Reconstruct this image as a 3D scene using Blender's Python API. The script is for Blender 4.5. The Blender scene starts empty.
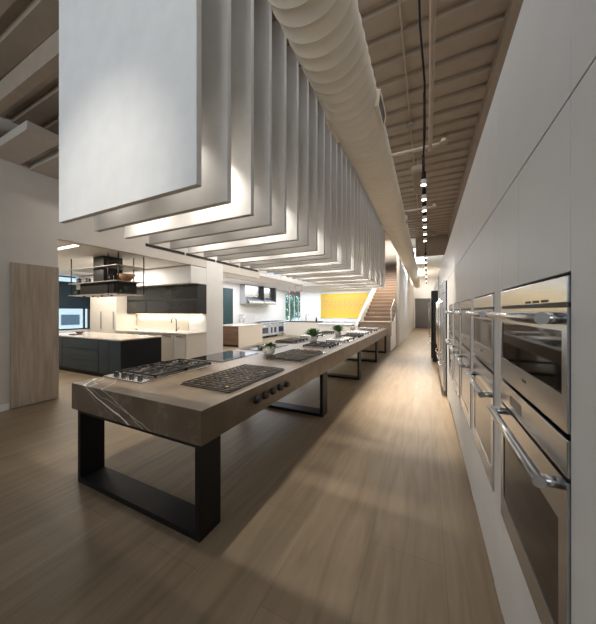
import bpy, math, random
from mathutils import Vector
random.seed(7)
PI = math.pi
SC = bpy.context.scene
COL = SC.collection

# ------------------------------------------------------------------ materials
def new_mat(name):
    m = bpy.data.materials.new(name); m.use_nodes = True
    nt = m.node_tree
    return m, nt, nt.nodes['Principled BSDF']

def mat(name, col, rough=.5, metal=0., var=.06, scale=6., bump=0., bscale=60., stretch=(1,1,1), coat=0., spec=.5):
    m, nt, b = new_mat(name)
    N, L = nt.nodes, nt.links
    b.inputs['Roughness'].default_value = rough
    b.inputs['Metallic'].default_value = metal
    b.inputs['Coat Weight'].default_value = coat
    b.inputs['Specular IOR Level'].default_value = spec
    tc = N.new('ShaderNodeTexCoord'); mp = N.new('ShaderNodeMapping'); mp.inputs['Scale'].default_value = stretch
    L.new(tc.outputs['Object'], mp.inputs['Vector'])
    nz = N.new('ShaderNodeTexNoise'); nz.inputs['Scale'].default_value = scale; nz.inputs['Detail'].default_value = 4
    L.new(mp.outputs['Vector'], nz.inputs['Vector'])
    rp = N.new('ShaderNodeValToRGB')
    rp.color_ramp.elements[0].position = .3; rp.color_ramp.elements[1].position = .7
    rp.color_ramp.elements[0].color = (*[c*(1-var) for c in col], 1)
    rp.color_ramp.elements[1].color = (*[min(1, c*(1+var)) for c in col], 1)
    L.new(nz.outputs['Fac'], rp.inputs['Fac']); L.new(rp.outputs['Color'], b.inputs['Base Color'])
    if bump:
        n2 = N.new('ShaderNodeTexNoise'); n2.inputs['Scale'].default_value = bscale
        L.new(mp.outputs['Vector'], n2.inputs['Vector'])
        bp = N.new('ShaderNodeBump'); bp.inputs['Strength'].default_value = bump; bp.inputs['Distance'].default_value = .002
        L.new(n2.outputs['Fac'], bp.inputs['Height']); L.new(bp.outputs['Normal'], b.inputs['Normal'])
    return m

def emit(name, col, s):
    m, nt, b = new_mat(name)
    b.inputs['Base Color'].default_value = (*col, 1)
    b.inputs['Emission Color'].default_value = (*col, 1); b.inputs['Emission Strength'].default_value = s
    return m

def wood(name, c1, c2, axis='z', scale=3., rough=.5):
    st = {'z': (9, 9, .6), 'x': (.6, 9, 9), 'y': (9, .6, 9)}[axis]
    m, nt, b = new_mat(name); N, L = nt.nodes, nt.links
    b.inputs['Roughness'].default_value = rough
    tc = N.new('ShaderNodeTexCoord'); mp = N.new('ShaderNodeMapping'); mp.inputs['Scale'].default_value = st
    L.new(tc.outputs['Object'], mp.inputs['Vector'])
    nz = N.new('ShaderNodeTexNoise'); nz.inputs['Scale'].default_value = scale; nz.inputs['Detail'].default_value = 6
    nz.inputs['Distortion'].default_value = .6
    L.new(mp.outputs['Vector'], nz.inputs['Vector'])
    rp = N.new('ShaderNodeValToRGB'); rp.color_ramp.elements[0].position = .35; rp.color_ramp.elements[1].position = .65
    rp.color_ramp.elements[0].color = (*c1, 1); rp.color_ramp.elements[1].color = (*c2, 1)
    L.new(nz.outputs['Fac'], rp.inputs['Fac']); L.new(rp.outputs['Color'], b.inputs['Base Color'])
    return m

def floor_mat():
    m, nt, b = new_mat('floor_planks'); N, L = nt.nodes, nt.links
    tc = N.new('ShaderNodeTexCoord')
    mp = N.new('ShaderNodeMapping'); mp.inputs['Rotation'].default_value = (0, 0, PI/2)
    L.new(tc.outputs['Object'], mp.inputs['Vector'])
    br = N.new('ShaderNodeTexBrick')
    br.inputs['Scale'].default_value = 1.; br.inputs['Brick Width'].default_value = 1.8; br.inputs['Row Height'].default_value = .45
    br.inputs['Mortar Size'].default_value = .0018; br.offset = .37
    br.inputs['Color1'].default_value = (.92, .92, .92, 1); br.inputs['Color2'].default_value = (1.06, 1.06, 1.06, 1)
    br.inputs['Mortar'].default_value = (.7, .7, .7, 1)
    L.new(mp.outputs['Vector'], br.inputs['Vector'])
    m2 = N.new('ShaderNodeMapping'); m2.inputs['Scale'].default_value = (5, .45, 1)
    L.new(tc.outputs['Object'], m2.inputs['Vector'])
    nz = N.new('ShaderNodeTexNoise'); nz.inputs['Scale'].default_value = 2.2; nz.inputs['Detail'].default_value = 7; nz.inputs['Distortion'].default_value = 1.2
    L.new(m2.outputs['Vector'], nz.inputs['Vector'])
    rp = N.new('ShaderNodeValToRGB'); rp.color_ramp.elements[0].position = .3; rp.color_ramp.elements[1].position = .72
    rp.color_ramp.elements[0].color = (.20, .146, .092, 1); rp.color_ramp.elements[1].color = (.28, .21, .138, 1)
    L.new(nz.outputs['Fac'], rp.inputs['Fac'])
    mx = N.new('ShaderNodeMix'); mx.data_type = 'RGBA'; mx.blend_type = 'MULTIPLY'; mx.inputs['Factor'].default_value = 1
    L.new(rp.outputs['Color'], mx.inputs['A']); L.new(br.outputs['Color'], mx.inputs['B'])
    L.new(mx.outputs['Result'], b.inputs['Base Color'])
    b.inputs['Roughness'].default_value = .42
    b.inputs['Specular IOR Level'].default_value = .35
    return m

def stone_mat():
    m, nt, b = new_mat('veined_stone'); N, L = nt.nodes, nt.links
    tc = N.new('ShaderNodeTexCoord')
    def noise(sc, det=5, dist=0.):
        n = N.new('ShaderNodeTexNoise'); n.inputs['Scale'].default_value = sc; n.inputs['Detail'].default_value = det
        n.inputs['Distortion'].default_value = dist
        L.new(tc.outputs['Object'], n.inputs['Vector']); return n.outputs['Fac']
    def math_(op, a, bb):
        n = N.new('ShaderNodeMath'); n.operation = op
        for i, v in enumerate((a, bb)):
            if isinstance(v, (int, float)): n.inputs[i].default_value = v
            elif v is not None: L.new(v, n.inputs[i])
        return n.outputs[0]
    base = N.new('ShaderNodeValToRGB')
    base.color_ramp.elements[0].position = .3; base.color_ramp.elements[1].position = .75
    base.color_ramp.elements[0].color = (.094, .065, .041, 1); base.color_ramp.elements[1].color = (.178, .127, .081, 1)
    L.new(noise(3.2, 9, .5), base.inputs['Fac'])
    sp = N.new('ShaderNodeSeparateXYZ'); L.new(tc.outputs['Object'], sp.inputs[0])
    X, Y, Z = sp.outputs
    wob = math_('MULTIPLY', math_('SUBTRACT', noise(4.5, 5), .5), .09)
    fade = N.new('ShaderNodeMapRange'); fade.inputs['From Min'].default_value = -4.36; fade.inputs['From Max'].default_value = -4.66
    L.new(Y, fade.inputs['Value'])          # the vein group ends a little way in on the top
    total = None
    for off, a, w, amp in ((.0, .37, .0065, 1.), (-.30, .47, .003, .7), (-.09, .29, .003, .5), (.06, .43, .0025, .3)):
        t = math_('ADD', Z, math_('MULTIPLY', math_('ADD', X, .60+off), a))
        t = math_('SUBTRACT', math_('ADD', t, math_('MULTIPLY', math_('ADD', Y, 4.717), a)), .91)
        t = math_('ABSOLUTE', math_('ADD', t, wob), 0)
        mr = N.new('ShaderNodeMapRange'); mr.inputs['From Min'].default_value = 0; mr.inputs['From Max'].default_value = w*1.6
        mr.inputs['To Min'].default_value = amp; mr.inputs['To Max'].default_value = 0
        L.new(t, mr.inputs['Value'])
        total = mr.outputs[0] if total is None else math_('MAXIMUM', total, mr.outputs[0])
    xm = N.new('ShaderNodeMapRange'); xm.inputs['From Min'].default_value = .42; xm.inputs['From Max'].default_value = .3
    L.new(X, xm.inputs['Value'])
    total = math_('MULTIPLY', math_('MULTIPLY', total, fade.outputs[0]), xm.outputs[0])
    # fine faint veins all over
    fv = N.new('ShaderNodeMapRange'); fv.inputs['From Min'].default_value = .0; fv.inputs['From Max'].default_value = .012
    fv.inputs['To Min'].default_value = .07; fv.inputs['To Max'].default_value = 0
    L.new(math_('ABSOLUTE', math_('SUBTRACT', noise(2.1, 4, 1.), .5), 0), fv.inputs['Value'])
    total = math_('MAXIMUM', total, fv.outputs[0])
    mx = N.new('ShaderNodeMix'); mx.data_type = 'RGBA'
    L.new(total, mx.inputs['Factor']); L.new(base.outputs['Color'], mx.inputs['A']); mx.inputs['B'].default_value = (.90, .83, .74, 1)
    L.new(mx.outputs['Result'], b.inputs['Base Color'])
    b.inputs['Roughness'].default_value = .34
    return m

def glass_mat(name, tint=(1, 1, 1), refl=.12):
    m = bpy.data.materials.new(name); m.use_nodes = True; nt = m.node_tree; N, L = nt.nodes, nt.links
    N.remove(N['Principled BSDF'])
    t = N.new('ShaderNodeBsdfTransparent'); t.inputs[0].default_value = (*tint, 1)
    g = N.new('ShaderNodeBsdfGlossy'); g.inputs['Roughness'].default_value = .03
    x = N.new('ShaderNodeMixShader'); x.inputs[0].default_value = refl
    L.new(t.outputs[0], x.inputs[1]); L.new(g.outputs[0], x.inputs[2]); L.new(x.outputs[0], N['Material Output'].inputs[0])
    return m

def art_mat():
    m, nt, b = new_mat('yellow_artwork'); N, L = nt.nodes, nt.links
    tc = N.new('ShaderNodeTexCoord')
    mp = N.new('ShaderNodeMapping'); mp.inputs['Scale'].default_value = (1, 1, 1)
    L.new(tc.outputs['Object'], mp.inputs['Vector'])
    def vm(op, a, b_):
        n = N.new('ShaderNodeVectorMath'); n.operation = op; L.new(a, n.inputs[0])
        if b_ is not None: n.inputs[1].default_value = b_
        return n
    nz = N.new('ShaderNodeTexNoise'); nz.inputs['Scale'].default_value = 3; L.new(tc.outputs['Object'], nz.inputs['Vector'])
    ad = N.new('ShaderNodeMix'); ad.data_type = 'RGBA'; ad.blend_type = 'ADD'; ad.inputs['Factor'].default_value = .12
    L.new(mp.outputs['Vector'], ad.inputs['A']); L.new(nz.outputs['Color'], ad.inputs['B'])
    fr = vm('FRACTION', vm('MULTIPLY', ad.outputs['Result'], (3.2, 0, 2.6)).outputs[0], None)
    ln = vm('LENGTH', vm('SUBTRACT', fr.outputs[0], (.9, 0, .45)).outputs[0], None)
    ms = N.new('ShaderNodeMath'); ms.operation = 'MULTIPLY'; L.new(ln.outputs['Value'], ms.inputs[0]); ms.inputs[1].default_value = 14.
    wv0 = N.new('ShaderNodeMath'); wv0.operation = 'SINE'; L.new(ms.outputs[0], wv0.inputs[0])
    wv = N.new('ShaderNodeMapRange'); wv.inputs['From Min'].default_value = -1; L.new(wv0.outputs[0], wv.inputs['Value'])
    sp = N.new('ShaderNodeSeparateXYZ'); L.new(tc.outputs['Object'], sp.inputs[0])
    mr = N.new('ShaderNodeMapRange'); mr.inputs['From Min'].default_value = .15; mr.inputs['From Max'].default_value = .8; L.new(sp.outputs[2], mr.inputs['Value'])
    m3 = N.new('ShaderNodeMapRange'); m3.inputs['From Min'].default_value = 1.55; m3.inputs['From Max'].default_value = 1.15; L.new(sp.outputs[2], m3.inputs['Value'])
    mm = N.new('ShaderNodeMath'); mm.operation = 'MULTIPLY'; L.new(mr.outputs[0], mm.inputs[0]); L.new(m3.outputs[0], mm.inputs[1])
    m4 = N.new('ShaderNodeMath'); m4.operation = 'MULTIPLY'; L.new(mm.outputs[0], m4.inputs[0]); L.new(wv.outputs[0], m4.inputs[1])
    rp = N.new('ShaderNodeValToRGB')
    rp.color_ramp.elements[0].color = (.62, .42, .04, 1); rp.color_ramp.elements[1].color = (.50, .26, .09, 1)
    e = rp.color_ramp.elements.new(.5); e.color = (.56, .35, .08, 1)
    L.new(m4.outputs[0], rp.inputs['Fac']); L.new(rp.outputs['Color'], b.inputs['Base Color'])
    b.inputs['Roughness'].default_value = .6
    return m

M = {}
M['floor'] = floor_mat()
M['stone'] = stone_mat()
M['wall'] = mat('warm_white_paint', (.66, .615, .56), .7, var=.02, bump=.05, bscale=150)
M['wall_dim'] = mat('greige_paint', (.52, .465, .405), .75, var=.02)
M['white'] = mat('white_paint', (.80, .79, .77), .6, var=.015)
M['panel'] = mat('white_satin_lacquer', (.72, .71, .70), .5, var=.015, spec=.3)
M['slab'] = mat('white_felt_board', (.80, .785, .765), .85, var=.03, bump=.15, bscale=220)
M['deck'] = mat('beige_painted_steel', (.34, .275, .21), .6, var=.06)
M['duct'] = mat('cream_painted_duct', (.78, .70, .565), .5, var=.05, scale=3)
M['pipe'] = mat('beige_painted_pipe', (.42, .34, .26), .6)
M['steel'] = mat('brushed_steel', (.50, .515, .54), .24, 1., .04, 3., 0., 40, (1, 1, 60))
M['steel_y'] = mat('brushed_steel_long', (.60, .60, .60), .27, 1., .05, 3., .05, 30, (60, 1, 60))
M['chrome'] = mat('polished_steel', (.72, .70, .67), .13, 1., .02)
M['black'] = mat('black_powder_coat', (.009, .008, .008), .5, var=.1, spec=.3)
M['iron'] = mat('cast_iron', (.022, .019, .017), .5, .2, .2, 20, .2, 200)
M['bronze_iron'] = mat('worn_cast_iron', (.115, .083, .054), .38, .6, .3, 12, .2, 150)
M['tray_dark'] = mat('dark_enamel_tray', (.045, .034, .025), .3, .3, .1)
M['tray_bronze'] = mat('bronze_tray', (.026, .020, .015), .4, .3, .15, 14)
M['brass'] = mat('burner_brass', (.45, .30, .13), .35, 1., .1)
M['black_glass'] = mat('black_glass', (.006, .006, .007), .05, 0, .02, spec=.3)
M['oven_glass'] = mat('dark_oven_glass', (.010, .009, .008), .05, 0, .02, spec=.22)
M['red'] = mat('red_knob', (.50, .06, .03), .35)
M['navy'] = wood('blue_black_oak', (.010, .026, .036), (.016, .040, .054), 'x', 3, .42)
M['navy_side'] = mat('blue_black_panel', (.006, .007, .008), .6, spec=.25)
M['charcoal'] = mat('charcoal_glass', (.028, .028, .028), .22, var=.08, coat=.3)
M['charcoal_frame'] = mat('charcoal_frame', (.014, .014, .014), .45)
M['cream'] = mat('cream_lacquer', (.70, .64, .555), .4, var=.015)
M['cream_wood'] = wood('pale_cream_veneer', (.60, .54, .46), (.68, .62, .54), 'z', 2, .45)
M['worktop'] = mat('pale_quartz', (.66, .61, .55), .2, var=.05)
M['island_top'] = mat('greige_quartz', (.50, .44, .375), .18, var=.06)
M['ash'] = wood('pale_ash_veneer', (.33, .265, .20), (.45, .372, .29), 'z', 2.2, .5)
M['walnut'] = wood('walnut_veneer', (.10, .052, .028), (.165, .09, .05), 'x', 2.5, .42)
M['oak_stair'] = wood('oak_boards', (.44, .33, .24), (.55, .43, .325), 'x', 2.5, .5)
M['oak_riser_shade'] = wood('shaded_oak_riser', (.24, .165, .112), (.33, .235, .165), 'x', 2.5, .5)  # same oak made darker, so shade on the risers sits in the colour
M['gunmetal'] = mat('gunmetal_sheet', (.035, .033, .031), .38, .7, .1)
M['rack_steel'] = mat('rack_shelf_steel', (.30, .27, .23), .4, .3)
M['bowl'] = wood('turned_wood', (.20, .09, .035), (.33, .16, .06), 'x', 3, .4)
M['ceramic'] = mat('white_ceramic', (.74, .70, .63), .35, var=.03)
M['leaf'] = mat('green_leaf', (.05, .125, .04), .45, var=.3, scale=12)
M['leaf_grey'] = mat('grey_green_leaf', (.15, .18, .10), .5, var=.3, scale=12)
M['soil'] = mat('dark_soil', (.03, .02, .014), .9, var=.3, scale=40)
M['blind'] = mat('teal_roller_blind', (.03, .052, .072), .8, spec=.2)
M['teal'] = mat('teal_lacquer', (.012, .045, .055), .3)
M['grey_door'] = mat('grey_door_paint', (.115, .11, .105), .5)
M['blue_glass'] = mat('blue_tinted_oven_glass', (.015, .03, .07), .06, coat=.5)
M['white_steel'] = mat('pale_steel', (.70, .72, .76), .35, .55, .04)
M['facade'] = mat('pale_building_render', (.60, .62, .62), .8)
M['facade_win'] = mat('building_window', (.06, .10, .14), .15)
M['foliage'] = mat('garden_leaves', (.10, .22, .10), .6, var=.4, scale=10)
M['art'] = art_mat()
M['glass'] = glass_mat('clear_glass', (.93, .97, .98), .08)
M['rail_glass'] = glass_mat('railing_glass', (.9, .93, .93), .1)
M['lens'] = emit('lamp_lens', (1., .86, .66), 28.)
M['strip'] = emit('light_strip', (1., .84, .62), 5.)
M['skylight'] = emit('skylight_pane', (.72, .86, 1.), 2.2)
M['pend'] = emit('pendant_glow', (1., .35, .2), 2.)
M['copper'] = mat('copper_shade', (.55, .16, .09), .3, .8)
M['black_plastic'] = mat('black_knob', (.010, .010, .010), .45, spec=.3)
M['vent'] = mat('grey_grille', (.22, .20, .175), .5)
M['sand'] = mat('grey_box_paint', (.30, .25, .195), .7)
M['terracotta'] = mat('dark_red_leaf', (.16, .04, .03), .5)

# ------------------------------------------------------------------ mesh builder (world coordinates)
def wloc(o):
    v = Vector((0, 0, 0))
    while o is not None:
        v += o.location; o = o.parent
    return v

class MB:
    def __init__(s): s.v = []; s.f = []; s.sm = []
    def add(s, vs, fs, smooth=False):
        n = len(s.v); s.v += [tuple(p) for p in vs]
        for f in fs: s.f.append(tuple(i+n for i in f)); s.sm.append(smooth)
        return s
    def box(s, x0, x1, y0, y1, z0, z1):
        if x0 > x1: x0, x1 = x1, x0
        if y0 > y1: y0, y1 = y1, y0
        if z0 > z1: z0, z1 = z1, z0
        vs = [(x0,y0,z0),(x1,y0,z0),(x1,y1,z0),(x0,y1,z0),(x0,y0,z1),(x1,y0,z1),(x1,y1,z1),(x0,y1,z1)]
        return s.add(vs, [(3,2,1,0),(4,5,6,7),(0,1,5,4),(1,2,6,5),(2,3,7,6),(3,0,4,7)])
    def tube(s, pts, r, n=10, caps=True):
        pts = [Vector(p) for p in pts]; rings = []
        rr = r if isinstance(r, (list, tuple)) else [r]*len(pts)
        up0 = None
        for i, p in enumerate(pts):
            d = (pts[min(i+1, len(pts)-1)] - pts[max(i-1, 0)]).normalized()
            if up0 is None:
                a = Vector((0, 0, 1)) if abs(d.z) < .9 else Vector((1, 0, 0))
                up0 = (a - d*a.dot(d)).normalized()
            else: up0 = (up0 - d*up0.dot(d)).normalized()
            w = d.cross(up0)
            rings.append([p + (up0*math.cos(2*PI*k/n) + w*math.sin(2*PI*k/n))*rr[i] for k in range(n)])
        base = len(s.v)
        vs = [q for ring in rings for q in ring]; fs = []
        for i in range(len(pts)-1):
            for k in range(n):
                k2 = (k+1) % n
                fs.append((i*n+k, i*n+k2, (i+1)*n+k2, (i+1)*n+k))
        s.add(vs, fs, True)
        if caps:
            s.f.append(tuple(base+k for k in reversed(range(n)))); s.sm.append(False)
            s.f.append(tuple(base+(len(pts)-1)*n+k for k in range(n))); s.sm.append(False)
        return s
    def lathe(s, prof, c, n=20, axis='z'):
        vs = []; fs = []
        for (r, h) in prof:
            for k in range(n):
                a = 2*PI*k/n; p, q = r*math.cos(a), r*math.sin(a)
                vs.append({'z': (c[0]+p, c[1]+q, c[2]+h), 'x': (c[0]+h, c[1]+p, c[2]+q), 'y': (c[0]+q, c[1]+h, c[2]+p)}[axis])
        m = len(prof)
        for i in range(m-1):
            for k in range(n):
                k2 = (k+1) % n; fs.append((i*n+k, i*n+k2, (i+1)*n+k2, (i+1)*n+k))
        b = len(s.v); s.add(vs, fs, True)
        s.f.append(tuple(b+k for k in reversed(range(n)))); s.sm.append(False)
        s.f.append(tuple(b+(m-1)*n+k for k in range(n))); s.sm.append(False)
        return s
    def prism(s, poly, a, b, axis='y'):
        n = len(poly); mk = {'y': lambda p, t: (p[0], t, p[1]), 'x': lambda p, t: (t, p[0], p[1]), 'z': lambda p, t: (p[0], p[1], t)}[axis]
        vs = [mk(p, a) for p in poly] + [mk(p, b) for p in poly]
        fs = [tuple(range(n)), tuple(reversed(range(n, 2*n)))] + [(i, i+n, (i+1) % n+n, (i+1) % n) for i in range(n)]
        return s.add(vs, fs)
    def build(s, name, m, parent=None, bevel=0., origin=None):
        me = bpy.data.meshes.new(name)
        if parent is not None: o0 = wloc(parent)
        elif origin is not None: o0 = Vector(origin)
        else:
            xs, ys, zs = zip(*s.v); o0 = Vector(((min(xs)+max(xs))/2, (min(ys)+max(ys))/2, min(zs)))
        me.from_pydata([(x-o0.x, y-o0.y, z-o0.z) for x, y, z in s.v], [], s.f)
        me.polygons.foreach_set('use_smooth', s.sm)
        import bmesh
        bm = bmesh.new(); bm.from_mesh(me); bmesh.ops.recalc_face_normals(bm, faces=bm.faces); bm.to_mesh(me); bm.free()
        me.materials.append(m if not isinstance(m, str) else M[m])
        o = bpy.data.objects.new(name, me); COL.objects.link(o)
        if parent is not None: o.parent = parent
        else: o.location = o0
        if bevel:
            bv = o.modifiers.new('bevel', 'BEVEL'); bv.width = bevel; bv.segments = 2; bv.limit_method = 'ANGLE'; bv.angle_limit = .6
            bv.harden_normals = False
        return o

def B(x0, x1, y0, y1, z0, z1): return MB().box(x0, x1, y0, y1, z0, z1)
def part(name, m, parent, x0, x1, y0, y1, z0, z1, bevel=0., label=None):
    o = B(x0, x1, y0, y1, z0, z1).build(name, m, parent, bevel)
    if label: o['label'] = label
    return o
def tag(o, label, cat, group=None, kind=None):
    o['label'] = label; o['category'] = cat
    if group: o['group'] = group
    if kind: o['kind'] = kind
    return o
def thing(name, loc, label, cat, group=None):
    o = bpy.data.objects.new(name, None); COL.objects.link(o); o.location = loc; o.empty_display_size = .1
    return tag(o, label, cat, group)
def struct(name, mb, m, bevel=0.):
    o = mb.build(name, m, None, bevel); o['kind'] = 'structure'; return o
def dup(o, parent=None, delta=(0, 0, 0), label=None):
    c = o.copy(); COL.objects.link(c)
    if parent is not None: c.parent = parent
    else: c.location = o.location + Vector(delta)
    if label: c['label'] = label
    for ch in list(o.children): dup(ch, c)
    return c
ORD = ['first', 'second', 'third', 'fourth', 'fifth', 'sixth', 'seventh', 'eighth', 'ninth', 'tenth', 'eleventh', 'twelfth', 'thirteenth',
       'fourteenth', 'fifteenth', 'sixteenth', 'seventeenth', 'eighteenth', 'nineteenth', 'twentieth', 'twenty-first', 'twenty-second',
       'twenty-third', 'twenty-fourth', 'twenty-fifth', 'twenty-sixth', 'twenty-seventh', 'twenty-eighth', 'twenty-ninth', 'thirtieth', 'thirty-first', 'thirty-second']

# ------------------------------------------------------------------ the setting
CEIL = 4.6
WF = .33            # face of the oven wall
struct('floor', B(-12.6, 1.1, -4, 28, -.1, 0), 'floor')
# corrugated steel roof deck, ribs running across the aisle
def deck():
    mb = MB(); p = .31; y = -4.; prof = []
    while y < 12.0:
        prof += [(y, CEIL), (y+.20, CEIL), (y+.225, CEIL+.045), (y+.285, CEIL+.045)]; y += p
    prof += [(12.05, CEIL)]
    n = len(prof)
    vs = [(-6.0, a, z) for a, z in prof] + [(1.0, a, z) for a, z in prof]
    return mb.add(vs, [(i, i+1, n+i+1, n+i) for i in range(n-1)])
struct('ceiling', deck(), 'deck')
struct('ceiling_aisle_end', B(-6, 1.0, 12.05, 28, CEIL+.02, CEIL+.12), 'white')
struct('trim_1', B(.72, .9, -4, 12.05, CEIL-.17, CEIL-.005), 'deck')          # edge beam where the deck meets the wall
struct('trim_2', B(-.42, .9, 12.06, 12.16, 3.80, CEIL), 'deck')               # drop panel where the deck ends
struct('wall_right', B(.9, 1.0, -4, 28, 0, CEIL+.1), 'wall')
struct('wall_behind', MB().box(-12.6, -5.2, -4.1, -4, 0, CEIL+.1).box(.6, 1.0, -4.1, -4, 0, CEIL+.1).box(-5.2, .6, -4.1, -4, 4.3, CEIL+.1).box(-5.2, .6, -4.1, -4, 0, 2.3), 'wall_dim')  # unseen high opening, made to let sky light in
struct('wall_far', B(-3.2, 1.0, 27, 27.1, 0, CEIL+.1), 'white')
# left wall plane x = -6, header over the kitchen openings, pier between them
LW = -6.
mb = MB()
mb.box(LW-.15, LW, -4, 2.48, 0, CEIL+.1).box(LW-.15, LW, 2.481, 6.09, 2.88, CEIL+.1).box(LW-.15, LW, 6.825, 8.95, 2.86, CEIL+.1)
struct('wall_left', mb, 'wall')
struct('wall_pier', B(-6.75, LW, 6.10, 6.82, 0, CEIL+.1), 'white')
struct('wall_kitchen_back', B(-12, -6.76, 6.10, 6.25, 0, CEIL), 'white')
struct('trim_3', B(-11.99, LW-.001, 5.50, 6.095, 2.37, 2.86), 'white')        # soffit over the wall cabinets
struct('ceiling_kitchen', B(-12, LW-.155, -4, 6.095, 2.88, 2.98), 'white')
struct('ceiling_showroom', B(-9.2, LW-.155, 6.26, 20.5, 3.02, 3.12), 'white')
struct('ceiling_gallery', B(-6.69, -2.62, 13.5, 17.4, 2.95, 3.1), 'white')
struct('wall_return', B(-7.75, -7.6, 8.96, 12.0, 3.005, CEIL+.1), 'wall')
struct('wall_bulkhead', B(-9.1, -6.7, 12.0, 17.39, 3.005, CEIL+.1), 'white')
struct('wall_gallery', B(-8.2, -2.62, 17.4, 17.55, 0, CEIL+.1), 'white')
struct('wall_kitchen_side', MB().box(-12.15, -12, -4, 4.9, 0, 3).box(-12.15, -12, 5.99, 6.25, 0, 3).box(-12.15, -12, 4.9, 5.99, 0, .85), 'white')
struct('wall_showroom', MB().box(-9.25, -9.1, 6.26, 16.8, 0, CEIL).box(-9.25, -9.1, 16.8, 19.8, 0, .74).box(-9.25, -9.1, 19.8, 20.5, 0, CEIL)
       .box(-9.25, -9.1, 16.8, 19.8, 2.81, CEIL), 'white')
struct('wall_showroom_end', B(-9.25, -3.2, 20.5, 20.65, 0, CEIL), 'white')
struct('wall_stair_end', B(-2.61, -1.25, 19.2, 19.3, 0, CEIL+.02), 'oak_stair')
struct('wall_stair', B(-1.24, -1.12, 12.9, 27, 0, CEIL+.02), 'wall')
struct('wall_stair_far', B(-3.3, -2.62, 17.56, 27, 0, CEIL+.02), 'white')
# flush ash door leaf in the left wall, white baseboard before it
struct('door_1', B(LW+.001, LW+.035, 1.86, 2.478, .015, 2.35), 'ash')
struct('baseboard_left', B(LW+.001, LW+.02, -4, 1.85, 0, .11), 'white')
struct('door_2', MB().box(-.98, .30, 26.93, 26.995, 0, 2.72), 'grey_door')
struct('door_3', MB().box(-9.095, -9.03, 10.35, 11.02, 0.02, 2.72), 'teal')

# kitchen window with blind, and the showroom window
def window(name, x, y0, y1, z0, z1, mull, fm):
    r = bpy.data.objects.new(name, None); COL.objects.link(r); r.location = (x, (y0+y1)/2, z0); r['kind'] = 'structure'
    f = MB().box(x-.10, x-.02, y0, y0+.05, z0, z1).box(x-.10, x-.02, y1-.05, y1, z0, z1).box(x-.10, x-.02, y0+.05, y1-.05, z0, z0+.05).box(x-.10, x-.02, y0+.05, y1-.05, z1-.05, z1)
    for t in mull: f.box(x-.095, x-.025, t-.025, t+.025, z0+.05, z1-.05)
    o = f.build('window_frame', fm, r); o['kind'] = 'structure'
    o = B(x-.065, x-.055, y0+.05, y1-.05, z0+.05, z1-.05).build('window_pane', 'glass', r); o['kind'] = 'structure'
    return r
window('window_1', -12, 4.91, 5.98, .86, 2.87, (5.80,), 'charcoal_frame')
window('window_2', -9.1, 16.85, 19.75, .75, 2.80, (17.6, 18.4, 19.1), 'white')
r = thing('roller_blind', (-11.95, 5.4, 1.66), 'teal roller blind half lowered over the kitchen window', 'blind')
part('fabric', 'blind', r, -11.975, -11.965, 4.92, 5.975, 1.68, 2.58)
part('bottom_bar', 'charcoal_frame', r, -11.985, -11.955, 4.92, 5.975, 1.655, 1.68)
part('roller_tube', 'blind', r, -11.99, -11.93, 4.92, 5.975, 2.58, 2.65, .01)
# outside
b = thing('building_exterior', (-19, 9.5, 0), 'pale building seen through the kitchen window', 'building')
part('wall', 'facade', b, -23, -19, 3, 16, -.1, 9)
for i in range(6):
    for j in range(3):
        w_ = part('window', 'facade_win', b, -19.0, -18.97, 4.0+i*2.0, 4.9+i*2.0, .75+j*2.9, 1.35+j*2.9)
t = thing('garden_tree', (-13.2, 25.5, 0), 'leafy green tree outside the showroom window', 'tree')
MB().tube([(-13.2, 25.5, 0), (-13.15, 25.5, 1.2), (-13.2, 25.6, 2.6)], [.12, .1, .06], 8).build('trunk', 'bowl', t)
cm = MB()
for i in range(1500):
    a, bb, rr_ = random.uniform(0, 2*PI), random.uniform(-1, 1), random.random()**.4*1.7
    q = math.sqrt(1-bb*bb); c0 = Vector((-13.2+q*math.cos(a)*rr_, 25.5+q*math.sin(a)*rr_*1.5, 2.2+bb*rr_))
    d1 = Vector((random.uniform(-1, 1), random.uniform(-1, 1), random.uniform(-1, 1))).normalized()*.16
    d2 = d1.cross(Vector((random.uniform(-1, 1), random.uniform(-1, 1), random.uniform(-1, 1)))).normalized()*.07
    cm.add([c0-d1, c0+d2, c0+d1, c0-d2], [(0, 1, 2, 3)])
cm.build('crown', 'foliage', t)

# slot diffusers in the header and bulkhead
def slot(x, y0, y1, z, n, label):
    r = thing('slot_vent', (x, (y0+y1)/2, z), label, 'air vent', 'linear slot diffusers on the header')
    L_ = (y1-y0)/n
    for k in range(n): part('slot', 'black', r, x+.002, x+.014, y0+k*L_+.03, y0+(k+1)*L_-.03, z-.035, z+.035)
    return r
slot(-6, 4.12, 8.85, 3.14, 4, 'long black slot vent on the header over the kitchen')
slot(-6.7, 12.1, 17.1, 3.14, 4, 'black slot vent on the bulkhead nearer the yellow artwork')

# boxed beams at the upper left
tag(B(-5.99, -4.72, 1.62, 1.97, 3.95, 4.07).build('ceiling_panel', 'wall_dim', None, .005), 'beige flat ceiling panel above the ash door, the nearer one', 'ceiling panel', 'flat ceiling panels')
tag(B(-5.99, -4.60, 2.09, 4.2, 3.93, 4.05).build('ceiling_panel', 'wall_dim', None, .005), 'beige flat ceiling panel above the kitchen opening, the farther one', 'ceiling panel', 'flat ceiling panels')
tag(B(-5.99, -3.2, 1.36, 1.46, 4.12, 4.36).build('ceiling_beam', 'deck', None, .004), 'dark roof beam before the flat ceiling panels', 'beam')

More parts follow.
